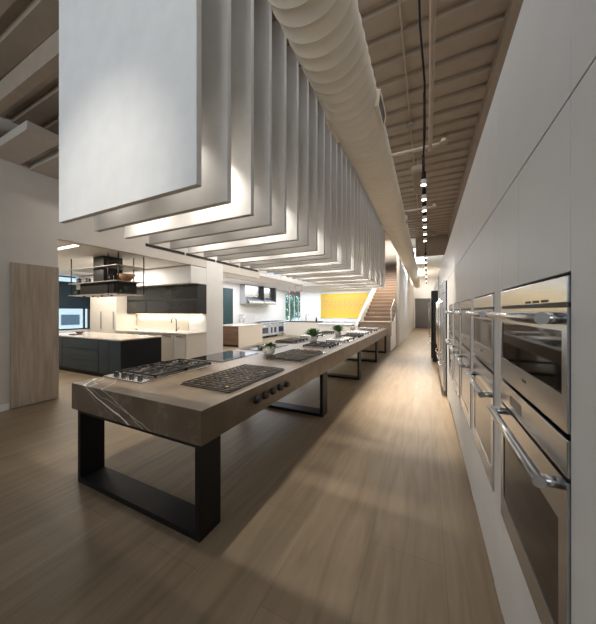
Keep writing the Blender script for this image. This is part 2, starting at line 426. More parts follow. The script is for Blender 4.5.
# ------------------------------------------------------------------ hanging white baffles above the counter
SX0, SX1, SZ = -3.0, -1.31, 2.37
NS, SP, SY0 = 30, .2905, 1.245
first = None
for i in range(NS):
    lab = ('white hanging baffle board nearest the camera' if i == 0 else 'white hanging baffle board, %s from the front' % ORD[i]) if i < NS-1 else 'white hanging baffle board, last one before the staircase'
    if first is None:
        first = B(SX0, SX1, SY0, SY0+.045, SZ, CEIL-.012).build('hanging_baffle', 'slab', None, .004)
        tag(first, lab, 'ceiling baffle', 'white baffles hanging over the counter')
    else:
        dup(first, None, (0, SP*i, 0), lab)

# ------------------------------------------------------------------ stone display counter
CX0, CX1, CY0, CY1, CT, CB = -2.94, -1.34, 1.315, 10.75, .91, .675
cn = thing('display_counter', ((CX0+CX1)/2, (CY0+CY1)/2, 0), 'long brown veined stone counter on black steel frames', 'counter')
o = B(CX0, CX1, CY0, CY1, CB, CT).build('countertop', 'stone', cn, .003)
for fy in (1.345, 3.72, 6.08, 8.42, 10.4):
    d = .205
    fr = part('foot_bar', 'black', cn, -2.90, -1.385, fy, fy+d, 0, .045, .002)
    part('leg', 'black', cn, -2.90, -2.855, fy, fy+d, .0451, CB-.0401, .002)
    part('leg', 'black', cn, -1.43, -1.385, fy, fy+d, .0451, CB-.0401, .002)
    part('top_bar', 'black', cn, -2.90, -1.385, fy, fy+d, CB-.04, CB-.0001, .002)

Z0 = CT + .001
def grate(mb, x0, x1, y0, y1, z, nx, ny, t=.011, hgt=.016, feet=True):
    for i in range(nx+1):
        x = x0 + (x1-x0)*i/nx; x = min(max(x, x0+t/2), x1-t/2)
        mb.box(x-t/2, x+t/2, y0, y1, z, z+hgt)
    for j in range(ny+1):
        y = y0 + (y1-y0)*j/ny; y = min(max(y, y0+t/2), y1-t/2)
        mb.box(x0, x1, y-t/2, y+t/2, z-.001, z+hgt-.001)
    if feet:
        for fx in (x0+.01, x1-.01):
            for fy in (y0+.01, y1-.01): mb.box(fx-.007, fx+.007, fy-.007, fy+.007, z-.02, z)
    return mb

def star_grate(mb, x0, x1, y0, y1, z, t=.012, hgt=.016):
    # one continuous grate: outer frame, mid bar and fingers toward two burner centres
    mb.box(x0, x1, y0, y0+t, z, z+hgt).box(x0, x1, y1-t, y1, z, z+hgt).box(x0, x0+t, y0, y1, z, z+hgt).box(x1-t, x1, y0, y1, z, z+hgt)
    xm, ym = (x0+x1)/2, (y0+y1)/2
    mb.box(xm-t/2, xm+t/2, y0, y1, z, z+hgt)
    for cx, s in (((x0+xm)/2, 1), ((xm+x1)/2, 1)):
        hw = (xm-x0)/2
        for sx, sy in ((1, 0), (-1, 0), (0, 1), (0, -1), (.7, .7), (-.7, .7), (.7, -.7), (-.7, -.7)):
            L0 = .045; L1 = min(hw/abs(sx) if sx else 9, ((y1-y0)/2)/abs(sy) if sy else 9)
            mb.tube([(cx+sx*L0, ym+sy*L0, z+hgt*.6), (cx+sx*L1, ym+sy*L1, z+hgt*.6)], t*.5, 6)
    for fx in (x0+.012, x1-.012):
        for fy in (y0+.012, y1-.012): mb.box(fx-.008, fx+.008, fy-.008, fy+.008, z-.02, z)
    return mb

def burner(c, z, root, r=.045):
    b_ = MB().lathe([(r*1.15, 0), (r*1.15, .003), (r*.8, .0035), (r*.78, .006)], (c[0], c[1], z), 16).build('burner', 'brass', root)
    MB().lathe([(r*.9, .0061), (r*.9, .0075), (r*.4, .008)], (c[0], c[1], z), 16).build('burner_cap', 'iron', b_)

def knob(c, axis, sgn, root, m='black_plastic', r=.021, bezel=True):
    p = [(r*1.25, .0), (r*1.25, .005*sgn), (r*1.05, .006*sgn), (r, .03*sgn), (r*.85, .036*sgn)]
    k = MB().lathe(p, c, 16, axis).build('knob', m, root)
    if bezel: MB().lathe([(r*.5, .0362*sgn), (r*.45, .0375*sgn)], c, 12, axis).build('knob_cap', 'chrome', k)
    return k

def cooktop(x0, x1, y0, y1, label, n, knobs='front', knob_m='black_plastic', tray='steel_y', kn=4, iron='iron', cat='cooktop', style='star'):
    r = thing('gas_cooktop', ((x0+x1)/2, (y0+y1)/2, Z0), label, cat, 'cooktops set in the counter')
    part('tray', tray, r, x0, x1, y0, y1, Z0, Z0+.010, .003)
    a0, a1, b0, b1 = x0+.02, x1-.02, y0+.02, y1-.02
    if knobs == 'front': b0 += .13
    elif knobs == 'back': b1 -= .10
    elif knobs == 'right': a1 -= .10
    part('burner_well', 'tray_bronze' if style == 'grid' else 'tray_dark', r, a0, a1, b0, b1, Z0+.0102, Z0+.014)
    zt = Z0+.026
    for k in range(n):
        q0 = b0 + (b1-b0)*k/n + .004; q1 = b0 + (b1-b0)*(k+1)/n - .004
        mb = MB()
        if style == 'star': star_grate(mb, a0+.006, a1-.006, q0, q1, zt)
        else: grate(mb, a0+.006, a1-.006, q0, q1, zt, 7, 5, .008)
        mb.build('grate', iron, r)
        for cx in (a0+(a1-a0)*.25, a0+(a1-a0)*.75): burner((cx, (q0+q1)/2), Z0+.0142, r)
    for k in range(kn):
        if knobs == 'front': knob((x0+.09+(x1-x0-.22)*k/(kn-1), y0+.075, Z0+.0102), 'z', 1, r, knob_m)
        elif knobs == 'back': knob((x0+.09+(x1-x0-.22)*k/(kn-1), y1-.055, Z0+.0102), 'z', 1, r, knob_m)
        elif knobs == 'right': knob((x1-.055, y0+.12+(y1-y0-.24)*k/(kn-1), Z0+.0102), 'z', 1, r, knob_m)
    return r

cooktop(-2.925, -2.335, 1.575, 2.50, 'stainless gas cooktop with four black knobs at the front corner of the counter', 2, 'front')
# B - rangetop sunk in the right front, knobs on the counter side
r = thing('gas_cooktop', (-1.71, 2.17, Z0), 'dark gas range top with grid grates and five knobs on the counter side', 'range top', 'cooktops set in the counter')
part('tray', 'tray_bronze', r, -1.985, -1.435, 1.70, 2.645, Z0, Z0+.006, .002)
for k in range(3):
    q0 = 1.71+.308*k
    grate(MB(), -1.975, -1.445, q0, q0+.304, Z0+.013, 8, 5, .0055, .009, False).build('grate', 'bronze_iron', r)
    for cx in (-1.84, -1.58): burner((cx, q0+.152), Z0+.0062, r, .040)
for yy in (1.935, 2.07, 2.21, 2.35, 2.485): knob((CX1+.0015, yy, .80), 'x', 1, r, 'black_plastic', .028, False)
# C - induction glass
def glass_top(x0, x1, y0, y1, label):
    r = thing('induction_cooktop', ((x0+x1)/2, (y0+y1)/2, Z0), label, 'cooktop', 'cooktops set in the counter')
    part('frame', 'steel_y', r, x0, x1, y0, y1, Z0, Z0+.004, .001)
    part('glass_surface', 'black_glass', r, x0+.008, x1-.008, y0+.008, y1-.008, Z0+.0041, Z0+.009, .001)
glass_top(-2.93, -2.36, 2.67, 3.50, 'black glass induction cooktop behind the front corner gas cooktop')
cooktop(-1.99, -1.425, 3.06, 4.02, 'stainless gas cooktop with red knobs beside the drooping potted plant', 2, 'back', 'red', iron='bronze_iron', style='grid')
glass_top(-2.92, -2.40, 3.72, 4.56, 'black glass cooktop across the counter from the red knobs')
cooktop(-2.07, -1.50, 4.42, 5.12, 'gas cooktop just in front of the round spiky potted plant', 2, 'right', iron='iron')
cooktop(-2.90, -2.38, 4.86, 5.64, 'dark grate gas cooktop on the kitchen edge of the counter, behind the glass one', 2, 'right', iron='bronze_iron', tray='tray_dark', style='grid')
def griddle(x0, x1, y0, y1, label):
    r = thing('covered_griddle', ((x0+x1)/2, (y0+y1)/2, Z0), label, 'griddle', 'cooktops set in the counter')
    part('tray', 'steel_y', r, x0, x1, y0, y1, Z0, Z0+.012, .003)
    part('cover', 'steel_y', r, x0+.03, x1-.10, y0+.03, y1-.03, Z0+.0122, Z0+.045, .008)
    MB().tube([(x0+.10, (y0+y1)/2-.12, Z0+.0455), (x0+.10, (y0+y1)/2-.12, Z0+.065), (x0+.10, (y0+y1)/2+.12, Z0+.065), (x0+.10, (y0+y1)/2+.12, Z0+.0455)], .006, 8).build('handle', 'chrome', r)
    for k in range(2): knob((x1-.05, y0+.2+k*(y1-y0-.4), Z0+.0122), 'z', 1, r)
griddle(-2.00, -1.47, 5.42, 6.30, 'stainless griddle with cover beside the round spiky potted plant')
cooktop(-1.98, -1.46, 6.50, 7.20, 'gas cooktop to the right of the small farther spiky plant', 2, 'right')
griddle(-2.88, -2.40, 6.00, 6.75, 'stainless covered griddle on the kitchen edge of the counter')
griddle(-2.16, -1.47, 7.60, 8.45, 'stainless covered griddle beyond the small spiky plant')
cooktop(-2.88, -2.40, 7.2, 7.95, 'gas cooktop on the kitchen edge across from the far covered griddle', 2, 'right')
cooktop(-2.05, -1.47, 8.75, 9.45, 'gas cooktop near the far end of the counter', 2, 'right', iron='bronze_iron')
griddle(-2.3, -1.50, 9.65, 10.45, 'stainless covered griddle at the very end of the counter')

# plants on the counter
def leaf(mb, base, az, el, L_, w, droop=0., n=5, fold=.25):
    pts = []
    p = Vector(base); e = el
    for i in range(n+1):
        t = i/n; wd = w*math.sin(PI*min(1, .12+.88*t))**.8 * (1 if t < 1 else 0) + .001
        side = Vector((-math.sin(az), math.cos(az), 0))
        pts.append((p - side*wd + Vector((0, 0, wd*fold)), p.copy(), p + side*wd + Vector((0, 0, wd*fold))))
        p = p + Vector((math.cos(az)*math.cos(e), math.sin(az)*math.cos(e), math.sin(e)))*(L_/n); e -= droop/n
    vs = [q for row in pts for q in row]; fs = []
    for i in range(n):
        a = i*3; fs += [(a, a+1, a+4, a+3), (a+1, a+2, a+5, a+4)]
    mb.add(vs, fs, True)
def pot_plant(x, y, rad, hgt, kind, label, s=1.):
    r = thing('potted_plant', (x, y, Z0), label, 'potted plant')
    MB().lathe([(rad*.55, 0), (rad*.85, hgt*.18), (rad, hgt*.5), (rad*.92, hgt*.8), (rad*.72, hgt), (rad*.62, hgt), (rad*.6, hgt*.9)], (x, y, Z0), 24).build('pot', 'ceramic', r)
    MB().lathe([(rad*.58, 0), (rad*.58, .004)], (x, y, Z0+hgt*.91), 16).build('soil', 'soil', r)
    mb = MB(); rnd = random.Random(int(abs(x*1000)+y*100))
    if kind == 'droop':
        for i in range(22): leaf(mb, (x, y, Z0+hgt*.93), i*2.4+rnd.uniform(-.2, .2), rnd.uniform(.35, 1.0), rnd.uniform(.16, .28)*s, .018*s, rnd.uniform(1.4, 2.2))
    else:
        for i in range(34):
            q = i/34; leaf(mb, (x, y, Z0+hgt*.93), i*2.4, .15+1.25*q, (.27-.09*q)*s, .034*s, -.25, 5, .5)
    mb.build('leaves', 'leaf_grey' if kind == 'droop' else 'leaf', r)
pot_plant(-2.16, 3.47, .095, .125, 'droop', 'white pot of drooping grey green leaves beside the red knobbed cooktop')
pot_plant(-2.22, 5.37, .085, .11, 'spiky', 'round white pot with a large spiky green succulent on the counter')
pot_plant(-2.12, 6.84, .09, .12, 'spiky', 'smaller looking spiky green succulent in a white pot, second along the counter', .95)
pot_plant(-2.3, 9.1, .10, .15, 'droop', 'little white pot of leaves near the far end of the counter', .6)

# ------------------------------------------------------------------ oven wall on the right
def oven_unit(i, label):
    y0 = .835 + .86*i; y1 = y0 + .86 - .003; a, b_ = .92+.86*i, 1.605+.86*i
    r = thing('oven_cabinet', (.6, (y0+y1)/2, 0), label, 'cabinet', 'tall white cabinets along the oven wall')
    c = MB().box(WF+.02, .88, y0, a-.004, .09, 2.75).box(WF+.02, .88, b_+.004, y1, .09, 2.75).box(.86, .88, a-.0039, b_+.0039, .09, 2.75)
    c.box(WF+.02, .86, a-.0039, b_+.0039, 1.68, 1.695).box(WF+.02, .86, a-.0039, b_+.0039, .56, .575).box(WF+.02, .86, a-.0039, b_+.0039, .09, .11)
    c.box(WF+.02, .86, a-.0039, b_+.0039, 2.73, 2.75)
    c.build('carcass', 'panel', r)
    if i: part('stile', 'panel', r, WF, WF+.0195, y0, a-.004, .09, 2.118, .001)
    part('stile', 'panel', r, WF, WF+.0195, b_+.004, y1, .09, 2.118, .001)
    ym = a + .43
    part('door', 'panel', r, WF, WF+.0195, a-.001, ym-.0015, 1.672, 2.118, .001)
    part('door', 'panel', r, WF, WF+.0195, ym+.0015, b_+.001, 1.672, 2.118, .001)
    part('upper_door', 'panel', r, WF, WF+.0195, y0 if i else .918, y1, 2.124, 2.75, .001)
    part('drawer_front', 'panel', r, WF, WF+.0195, a-.001, b_+.001, .10, .57, .001)
    part('toe_kick', 'panel', r, WF+.03, WF+.05, y0, y1, 0, .0895)
    return a, b_

def handle(r, y0, y1, z, rad=.016, m='steel_y', xo=.05, zoff=0):
    h_ = MB().tube([(WF-xo, y0, z), (WF-xo, y1, z)], rad, 14).build('handle', m, r)
    for yy in (y0+.02, y1-.02):
        MB().lathe([(rad*.95, 0), (rad*.95, xo-.012)], (WF-xo+rad*.5, yy, z), 12, 'x').build('handle_post', m, h_)
    return h_

def upper_oven(a, b_, label, z0=1.255, z1=1.662, slots=True, trim='steel'):
    r = thing('wall_oven', (WF, (a+b_)/2, z0), label, 'oven', 'built-in ovens in the white wall')
    xf = WF-.006
    part('body', 'tray_dark', r, WF+.012, .8, a+.01, b_-.01, z0+.012, z1-.012)
    part('top_panel', trim, r, xf, WF+.0115, a, b_, 1.592 if z1 > 1.6 else z1-.09, z1, .002)
    t0 = 1.592 if z1 > 1.6 else z1-.09
    part('vent_gap', 'black', r, WF-.002, WF+.0115, a+.002, b_-.002, t0-.012, t0-.0005)
    if slots:
        for k in range(3): part('vent_slot', 'black', r, xf-.0015, xf-.0001, a+.12+.075*k, a+.17+.075*k, t0+.004, t0+.012)
    d = MB(); wy0, wy1, wz0, wz1 = a+.03, b_-.025, z0+.092, t0-.075
    d.box(xf, WF+.0115, a, wy0, z0, t0-.013).box(xf, WF+.0115, wy1, b_, z0, t0-.013).box(xf, WF+.0115, wy0, wy1, z0, wz0).box(xf, WF+.0115, wy0, wy1, wz1, t0-.013)
    dr = d.build('door', trim, r)
    part('door_glass', 'oven_glass', r, xf+.003, WF+.0114, wy0+.0002, wy1-.0002, wz0+.0002, wz1-.0002)
    handle(r, a+.02, b_-.04, t0-.042, .017)
    part('badge', 'gunmetal', r, xf-.0012, xf-.0001, (a+b_)/2-.02, (a+b_)/2+.02, z0+.05, z0+.06)
    return r

def lower_oven(a, b_, label, z0=.585, z1=1.243, panel=.11, hz=None):
    r = thing('wall_oven', (WF, (a+b_)/2, z0), label, 'oven', 'built-in ovens in the white wall')
    xf = WF-.006
    part('body', 'tray_dark', r, WF+.012, .8, a+.01, b_-.01, z0+.012, z1-.012)
    zp = z1-panel
    if panel > .02:
        cp = part('control_panel', 'steel', r, xf, WF+.0115, a, b_, zp+.006, z1-.006, .002)
        part('display', 'vent', cp, xf-.0012, xf-.0001, (a+b_)/2+.03, (a+b_)/2+.18, zp+.035, z1-.035)
    wy0, wy1, wz0, wz1 = a+.05, b_-.05, z0+.10, zp-.13
    d = MB().box(xf, WF+.0115, a, wy0, z0, zp-.006).box(xf, WF+.0115, wy1, b_, z0, zp-.006).box(xf, WF+.0115, wy0, wy1, z0, wz0).box(xf, WF+.0115, wy0, wy1, wz1, zp-.006)
    d.build('door', 'steel', r)
    part('door_glass', 'oven_glass', r, xf+.003, WF+.0114, wy0+.0002, wy1-.0002, wz0+.0002, wz1-.0002)
    handle(r, a+.02, b_-.05, hz or zp-.028, .016, 'steel_y', .055)
    return r

UL = ['nearest white oven cabinet on the right, around the brightest ovens', 'white oven cabinet just beyond the nearest one', 'third white oven cabinet along the wall',
      'fourth white oven cabinet along the wall', 'last white oven cabinet before the steel refrigerators']
OU = ['nearest stainless upper wall oven with thick tubular handle', 'upper wall oven in the second cabinet along the wall', 'upper wall oven in the third cabinet along the wall',
      'upper wall oven in the fourth cabinet along the wall', 'upper wall oven in the last cabinet before the refrigerators']
OL = ['nearest lower wall oven with display panel and long handle', 'lower wall oven in the second cabinet along the wall', 'lower wall oven in the third cabinet along the wall',
      'lower wall oven in the fourth cabinet along the wall', 'lower wall oven in the last cabinet before the refrigerators']
for i in range(5):
    a, b_ = oven_unit(i, UL[i])
    upper_oven(a, b_, OU[i], slots=(i == 0))
    lower_oven(a, b_, OL[i], panel=.11 if i == 0 else .012, hz=None if i in (0,) else 1.10)
r = thing('tall_cabinet', (.6, -.3, 0), 'plain white cabinet panel at the right edge, before the nearest ovens', 'cabinet', 'tall white cabinets along the oven wall')
part('carcass', 'panel', r, WF+.02, .88, -1.5, .832, 0, 2.75)
part('door', 'panel', r, WF, WF+.0195, -1.5, .9155, 0.02, 2.118, .001); part('upper_door', 'panel', r, WF, WF+.0195, -1.5, .9155, 2.124, 2.75, .001)
r = thing('tall_cabinet', (.6, 5.3, 0), 'narrow white filler cabinet between the last ovens and the refrigerators', 'cabinet', 'tall white cabinets along the oven wall')
part('carcass', 'panel', r, WF+.02, .88, 5.138, 5.60, 0, 2.75)
part('door', 'panel', r, WF, WF+.0195, 5.138, 5.60, 0.02, 2.118, .001); part('upper_door', 'panel', r, WF, WF+.0195, 5.138, 5.60, 2.124, 2.75, .001)
def fridge(y0, y1, label, m='steel', x0=.27, top=2.13, glass=False):
    r = thing('refrigerator', (.6, (y0+y1)/2, 0), label, 'refrigerator', 'tall refrigerators along the oven wall')
    part('body', 'gunmetal', r, x0+.045, .88, y0, y1, 0.0, top)
    part('grille', m, r, x0, x0+.044, y0, y1, top-.22, top, .003)
    part('door', 'black_glass' if glass else m, r, x0, x0+.044, y0, y1, .62, top-.225, .004)
    part('freezer_drawer', m, r, x0, x0+.044, y0, y1, .10, .615, .004)
    for (z0, z1) in ((.75, top-.35),):
        h_ = MB().tube([(x0-.055, y0+.07, z0), (x0-.055, y0+.07, z1)], .014, 10).build('handle', 'chrome', r)
        for zz in (z0+.04, z1-.04): MB().lathe([(.011, 0), (.011, .048)], (x0-.05, y0+.07, zz), 8, 'x').build('handle_post', 'chrome', h_)
    h_ = MB().tube([(x0-.055, y0+.06, .55), (x0-.055, y1-.06, .55)], .014, 10).build('handle', 'chrome', r)
    for yy in (y0+.1, y1-.1): MB().lathe([(.011, 0), (.011, .048)], (x0-.05, yy, .55), 8, 'x').build('handle_post', 'chrome', h_)
fridge(5.62, 6.50, 'stainless refrigerator nearest the ovens')
fridge(6.51, 7.40, 'second stainless refrigerator past the ovens')
fridge(7.41, 8.30, 'third stainless refrigerator past the ovens')
fridge(9.3, 10.1, 'black glass wine refrigerator standing proud at the far end of the wall', 'gunmetal', .12, 2.2, True)
r = thing('tall_cabinet', (.6, 8.8, 0), 'white cabinet housing before the black wine refrigerator', 'cabinet', 'tall white cabinets along the oven wall')
part('carcass', 'panel', r, WF, .88, 8.31, 9.29, 0, 2.75)
r = thing('tall_cabinet', (.6, 13, 0), 'long white cabinet run beyond the wine refrigerator', 'cabinet', 'tall white cabinets along the oven wall')
part('carcass', 'panel', r, WF+.02, .88, 10.11, 16.5, 0, 2.75)
for k in range(6): part('door', 'panel', r, WF, WF+.0195, 10.12+k*1.06, 11.17+k*1.06, .02, 2.74, .001)
r = thing('bridge_cabinet', (.6, 6.95, 2.14), 'white cabinets above the stainless refrigerators', 'cabinet', 'tall white cabinets along the oven wall')
part('carcass', 'panel', r, WF+.02, .88, 5.605, 8.305, 2.135, 2.75)
for k in range(3): part('door', 'panel', r, WF, WF+.0195, 5.61+k*.898, 6.505+k*.898, 2.137, 2.75, .001)

# ------------------------------------------------------------------ spiral duct, pipes, track lights
def duct():
    DX, DZ, R = -.748, 3.85, .277; n = 36; mb = MB(); prof = []
    y = .2
    while y < 25.5:
        prof += [(R, y), (R, y+.112), (R+.006, y+.115), (R+.006, y+.121), (R, y+.124)]; y += .13
    vs = []; fs = []
    for (rr, yy) in prof:
        for k in range(n):
            a = 2*PI*k/n; off = .13*k/n       # each seam climbs one pitch per turn
            vs.append((DX+rr*math.cos(a), yy+off, DZ+rr*math.sin(a)))
    for i in range(len(prof)-1):
        for k in range(n):
            k2 = (k+1) % n
            if k2 == 0:
                j = i+5
                if j+1 < len(prof): fs.append((i*n+k, j*n, (j+1)*n, (i+1)*n+k))
            else: fs.append((i*n+k, i*n+k2, (i+1)*n+k2, (i+1)*n+k))
    return mb.add(vs, fs, True)
dr = thing('spiral_duct', (-.748, 12, 3.85), 'large round cream spiral air duct running along the aisle', 'duct')
duct().build('duct_body', 'duct', dr)
def grille(yc, ang, L_=.42, w=.17):
    R = .285; ca, sa = math.cos(ang), math.sin(ang); c = Vector((-.748+R*ca, yc, 3.85+R*sa)); t = Vector((-sa, 0, ca)); nrm = Vector((ca, 0, sa))
    mb = MB()
    def bx(u0, u1, v0, v1, d0, d1):
        vs = [c + Vector((0, u, 0)) + t*v + nrm*d for d in (d0, d1) for u, v in ((u0, v0), (u1, v0), (u1, v1), (u0, v1))]
        mb.add(vs, [(3,2,1,0),(4,5,6,7),(0,1,5,4),(1,2,6,5),(2,3,7,6),(3,0,4,7)])
    bx(-L_/2, L_/2, -w/2, -w/2+.02, -.02, .02); bx(-L_/2, L_/2, w/2-.02, w/2, -.02, .02)
    bx(-L_/2, -L_/2+.02, -w/2+.02, w/2-.02, -.02, .02); bx(L_/2-.02, L_/2, -w/2+.02, w/2-.02, -.02, .02)
    g = mb.build('grille_frame', 'duct', dr); mb = MB()
    bx(-L_/2+.02, L_/2-.02, -w/2+.02, w/2-.02, -.01, .004)
    for k in range(10):
        q = -L_/2+.04+k*(L_-.08)/9; bx(q-.004, q+.004, -w/2+.02, w/2-.02, .004, .014)
    mb.build('louvres', 'vent', g)
for yc in (3.1, 7.2, 11.6, 16.): grille(yc, -.15)
for yc in (3.1, 7.2): grille(yc, PI+.15)

for k, (yy, xa, xb) in enumerate(((5.22, -1.28, .30), (8.30, -1.28, .22), (11.4, -1.28, .3))):
    r = thing('support_pipe', (0, yy, 4.44), 'beige pipe crossing over the round duct, the %s one from the front' % ('nearest', 'middle', 'farthest')[k], 'pipe', 'pipes crossing over the duct')
    MB().tube([(xa, yy, 4.44), (xb, yy, 4.44)], .032, 12).build('pipe', 'pipe', r)
    MB().lathe([(.075, 0), (.075, .02), (.04, .03), (.035, .155)], (xb-.04, yy, 4.44), 14).build('flange', 'pipe', r)
tag(MB().tube([(.05, -3, 4.36), (.05, 5.18, 4.36)], .03, 10).build('ceiling_sprinkler_pipe', 'pipe'), 'beige sprinkler pipe running along the ceiling over the aisle', 'pipe')
r = thing('conduit', (-.24, 4.5, 4.5), 'thin conduit with a round junction box under the steel deck', 'conduit')
MB().tube([(-.24, 1, 4.56), (-.24, 9, 4.56)], .011, 8).build('tube', 'pipe', r)
MB().lathe([(.06, 0), (.06, .05)], (-.24, 4.6, 4.5), 14).build('junction_box', 'vent', r)
r = thing('access_box', (-.12, 6.1, 4.3), 'flat beige box hanging from the deck beside the track lights', 'box')
part('box', 'sand', r, -.27, -.06, 5.55, 6.65, 4.22, 4.34, .03)
for yy in (5.8, 6.4): MB().tube([(-.16, yy, 4.341), (-.16, yy, 4.599)], .006, 6).build('hanger_rod', 'pipe', r)

TX, TZ = -.045, 3.62
def track(y0, y1, label):
    r = thing('track_rail', (TX, (y0+y1)/2, TZ), label, 'light track', 'lighting tracks over the aisle')
    part('rail', 'black', r, TX-.018, TX+.018, y0, y1, TZ, TZ+.035)
    n = max(2, int((y1-y0)/2)+1)
    for k in range(n):
        yy = y0+.15+(y1-y0-.3)*k/(n-1)
        MB().tube([(TX, yy, TZ+.0351), (TX, yy, CEIL-.001)], .005, 6).build('hanger_wire', 'black', r)
    return r
r = track(3.95, 8.6, 'black lighting track nearer the camera, hung over the aisle')
MB().tube([(TX, 3.98, TZ+.036), (TX+.02, 3.8, 3.8), (TX+.02, 3.4, 4.2), (TX-.02, 3.0, 4.5), (TX-.02, 2.0, 4.55), (TX-.02, .6, 4.58)], .012, 8).build('feed_cable', 'black', r)
track(9.8, 22, 'black lighting track farther down the aisle')
heads = [4.37, 4.95, 5.5, 6.05, 6.6, 7.2, 7.9, 10.4, 11.4, 12.8, 14.4, 16.2, 18.6, 21.2]
h0 = None
for i, yy in enumerate(heads):
    lab = 'small track spotlight over the aisle, %s from the front' % ORD[i]
    if h0 is None:
        h0 = thing('track_spotlight', (TX, yy, TZ-.20), lab, 'spotlight', 'track spotlights over the aisle')
        MB().lathe([(.038, 0), (.040, .02), (.040, .075), (.03, .08)], (TX, yy, TZ-.19), 16).build('housing', 'white', h0)
        MB().lathe([(.034, 0), (.034, .004)], (TX, yy, TZ-.1945), 16).build('lens', 'lens', h0)
        MB().lathe([(.03, 0), (.034, .005), (.034, .105), (.02, .108)], (TX, yy, TZ-.1095), 12).build('adapter', 'black', h0)
        y_first = yy
    else: dup(h0, None, (0, yy-y_first, 0), lab)

# ------------------------------------------------------------------ kitchen on the left
# island
r = thing('kitchen_island', (-7.6, 4.1, 0), 'blue black kitchen island with pale stone top in the left kitchen', 'island')
IX0, IX1, IY0, IY1 = -9.6, -6.17, 3.67, 4.70
part('plinth', 'black', r, IX0+.05, IX1-.05, IY0+.06, IY1-.05, 0, .0995)
part('body', 'navy_side', r, IX0, IX1, IY0+.021, IY1, .10, .895)
part('worktop', 'island_top', r, IX0-.01, IX1+.012, IY0-.012, IY1+.012, .8955, .925, .002)
for (x0, x1, n) in ((-9.6, -8.68, 1), (-8.67, -7.02, 3), (-7.01, -6.60, 1), (-6.595, -6.17, 1)):
    for k in range(n):
        h_ = (.79-.0)/n
        part('drawer_front' if n > 1 else 'door', 'navy', r, x0+.003, x1-.003, IY0, IY0+.02, .105+k*h_+.003, .105+(k+1)*h_-.006, .001)
# hood rack above it
r = thing('hood_rack', (-7.15, 3.9, 1.94), 'black extractor hood with open metal shelves hanging over the island', 'extractor hood')
RX0, RX1, RY0, RY1 = -8.16, -6.15, 3.58, 4.24
for z in (1.945, 2.24, 2.59):
    part('shelf', 'rack_steel', r, RX0, RX1, RY0, RY1, z, z+.018, .002)
for x, y in ((-8.08, 3.61), (-7.75, 4.22), (-6.55, 3.63), (-6.17, 3.63), (-6.55, 4.22), (-6.17, 4.22), (-8.08, 4.22)):
    MB().tube([(x, y, 1.93), (x, y, 2.879)], .013, 8).build('rod', 'gunmetal', r)
part('hood_body', 'gunmetal', r, -7.78, -6.40, 3.66, 4.20, 1.9635, 2.239, .003)
part('chimney', 'gunmetal', r, -7.29, -6.86, 3.70, 4.14, 2.2585, 2.879, .003)
for k in range(5): MB().lathe([(.022, 0), (.022, .03), (.008, .034)], (-7.9+.37*k, 3.63, 1.9), 10).build('spot', 'gunmetal', r)
tag(MB().lathe([(.05, 0), (.06, .005), (.12, .06), (.19, .17), (.18, .17), (.11, .07), (.04, .02)], (-6.37, 3.93, 2.2595), 24).build('wooden_bowl', 'bowl'), 'round wooden bowl on the middle shelf of the hood rack', 'bowl')
for k, (x, y, z, s, lb) in enumerate(((-7.98, 3.72, 1.9635, 1, 'dark green plant at the window end of the lower hood shelf'), (-6.27, 3.78, 1.9635, .9, 'dark green plant at the counter end of the lower hood shelf'))):
    r = thing('potted_plant', (x, y, z), lb, 'potted plant')
    MB().lathe([(.05, 0), (.065, .07), (.055, .07)], (x, y, z), 16).build('pot', 'gunmetal', r)
    mb = MB()
    for i in range(26): leaf(mb, (x, y, z+.06), i*2.4, random.uniform(.2, 1.3), random.uniform(.09, .15)*s, .022, 1.0)
    mb.build('leaves', 'leaf', r)
for x, s, m_, lb in ((-7.95, .05, 'gunmetal', 'dark canister first on the middle hood shelf'), (-7.62, .045, 'charcoal', 'dark canister second on the middle hood shelf'), (-7.5, .04, 'gunmetal', 'dark canister nearest the chimney on the middle hood shelf'), (-6.62, .06, 'charcoal', 'dark jar between the chimney and the wooden bowl')):
    r = thing('canister', (x, 3.72, 2.2595), lb, 'canister')
    MB().lathe([(s, 0), (s*1.02, .01), (s*1.02, s*2.2), (s*.9, s*2.3)], (x, 3.72, 2.2595), 14).build('body', m_, r)
    MB().lathe([(s*.95, 0), (s*.95, .012), (s*.3, .016), (s*.25, .03)], (x, 3.72, 2.2596+s*2.3), 12).build('lid', 'gunmetal', r)
for z, x, lb in ((1.9635, -6.72, 'clear glass jar on the lower hood shelf'),):
    pass
tag(MB().lathe([(.04, 0), (.08, .02), (.11, .06), (.10, .06), (.07, .025)], (-8.95, 4.2, .9265), 20).build('fruit_bowl', 'terracotta'), 'dark red bowl on the island near the window', 'bowl')
mb = MB().box(-8.75, -8.45, 3.85, 4.05, .9265, .945)
tag(mb.build('tray', 'black', None, .005), 'small black tray on the island top', 'tray')
# tall cabinets
r = thing('tall_cabinet', (-10.0, 5.7, 0), 'tall cream cabinet pair beyond the hood rack', 'cabinet')
part('carcass', 'cream', r, -10.82, -9.30, 5.42, 6.09, .08, 2.365)
part('plinth', 'charcoal_frame', r, -10.8, -9.32, 5.47, 6.05, 0, .0795)
for x0, x1, hx in ((-10.82, -10.065, -10.14), (-10.055, -9.30, -9.42)):
    d = part('door', 'cream', r, x0, x1, 5.40, 5.4195, .09, 2.36, .002)
    part('handle', 'steel', d, hx-.012, hx+.012, 5.365, 5.3995, .95, 1.55)
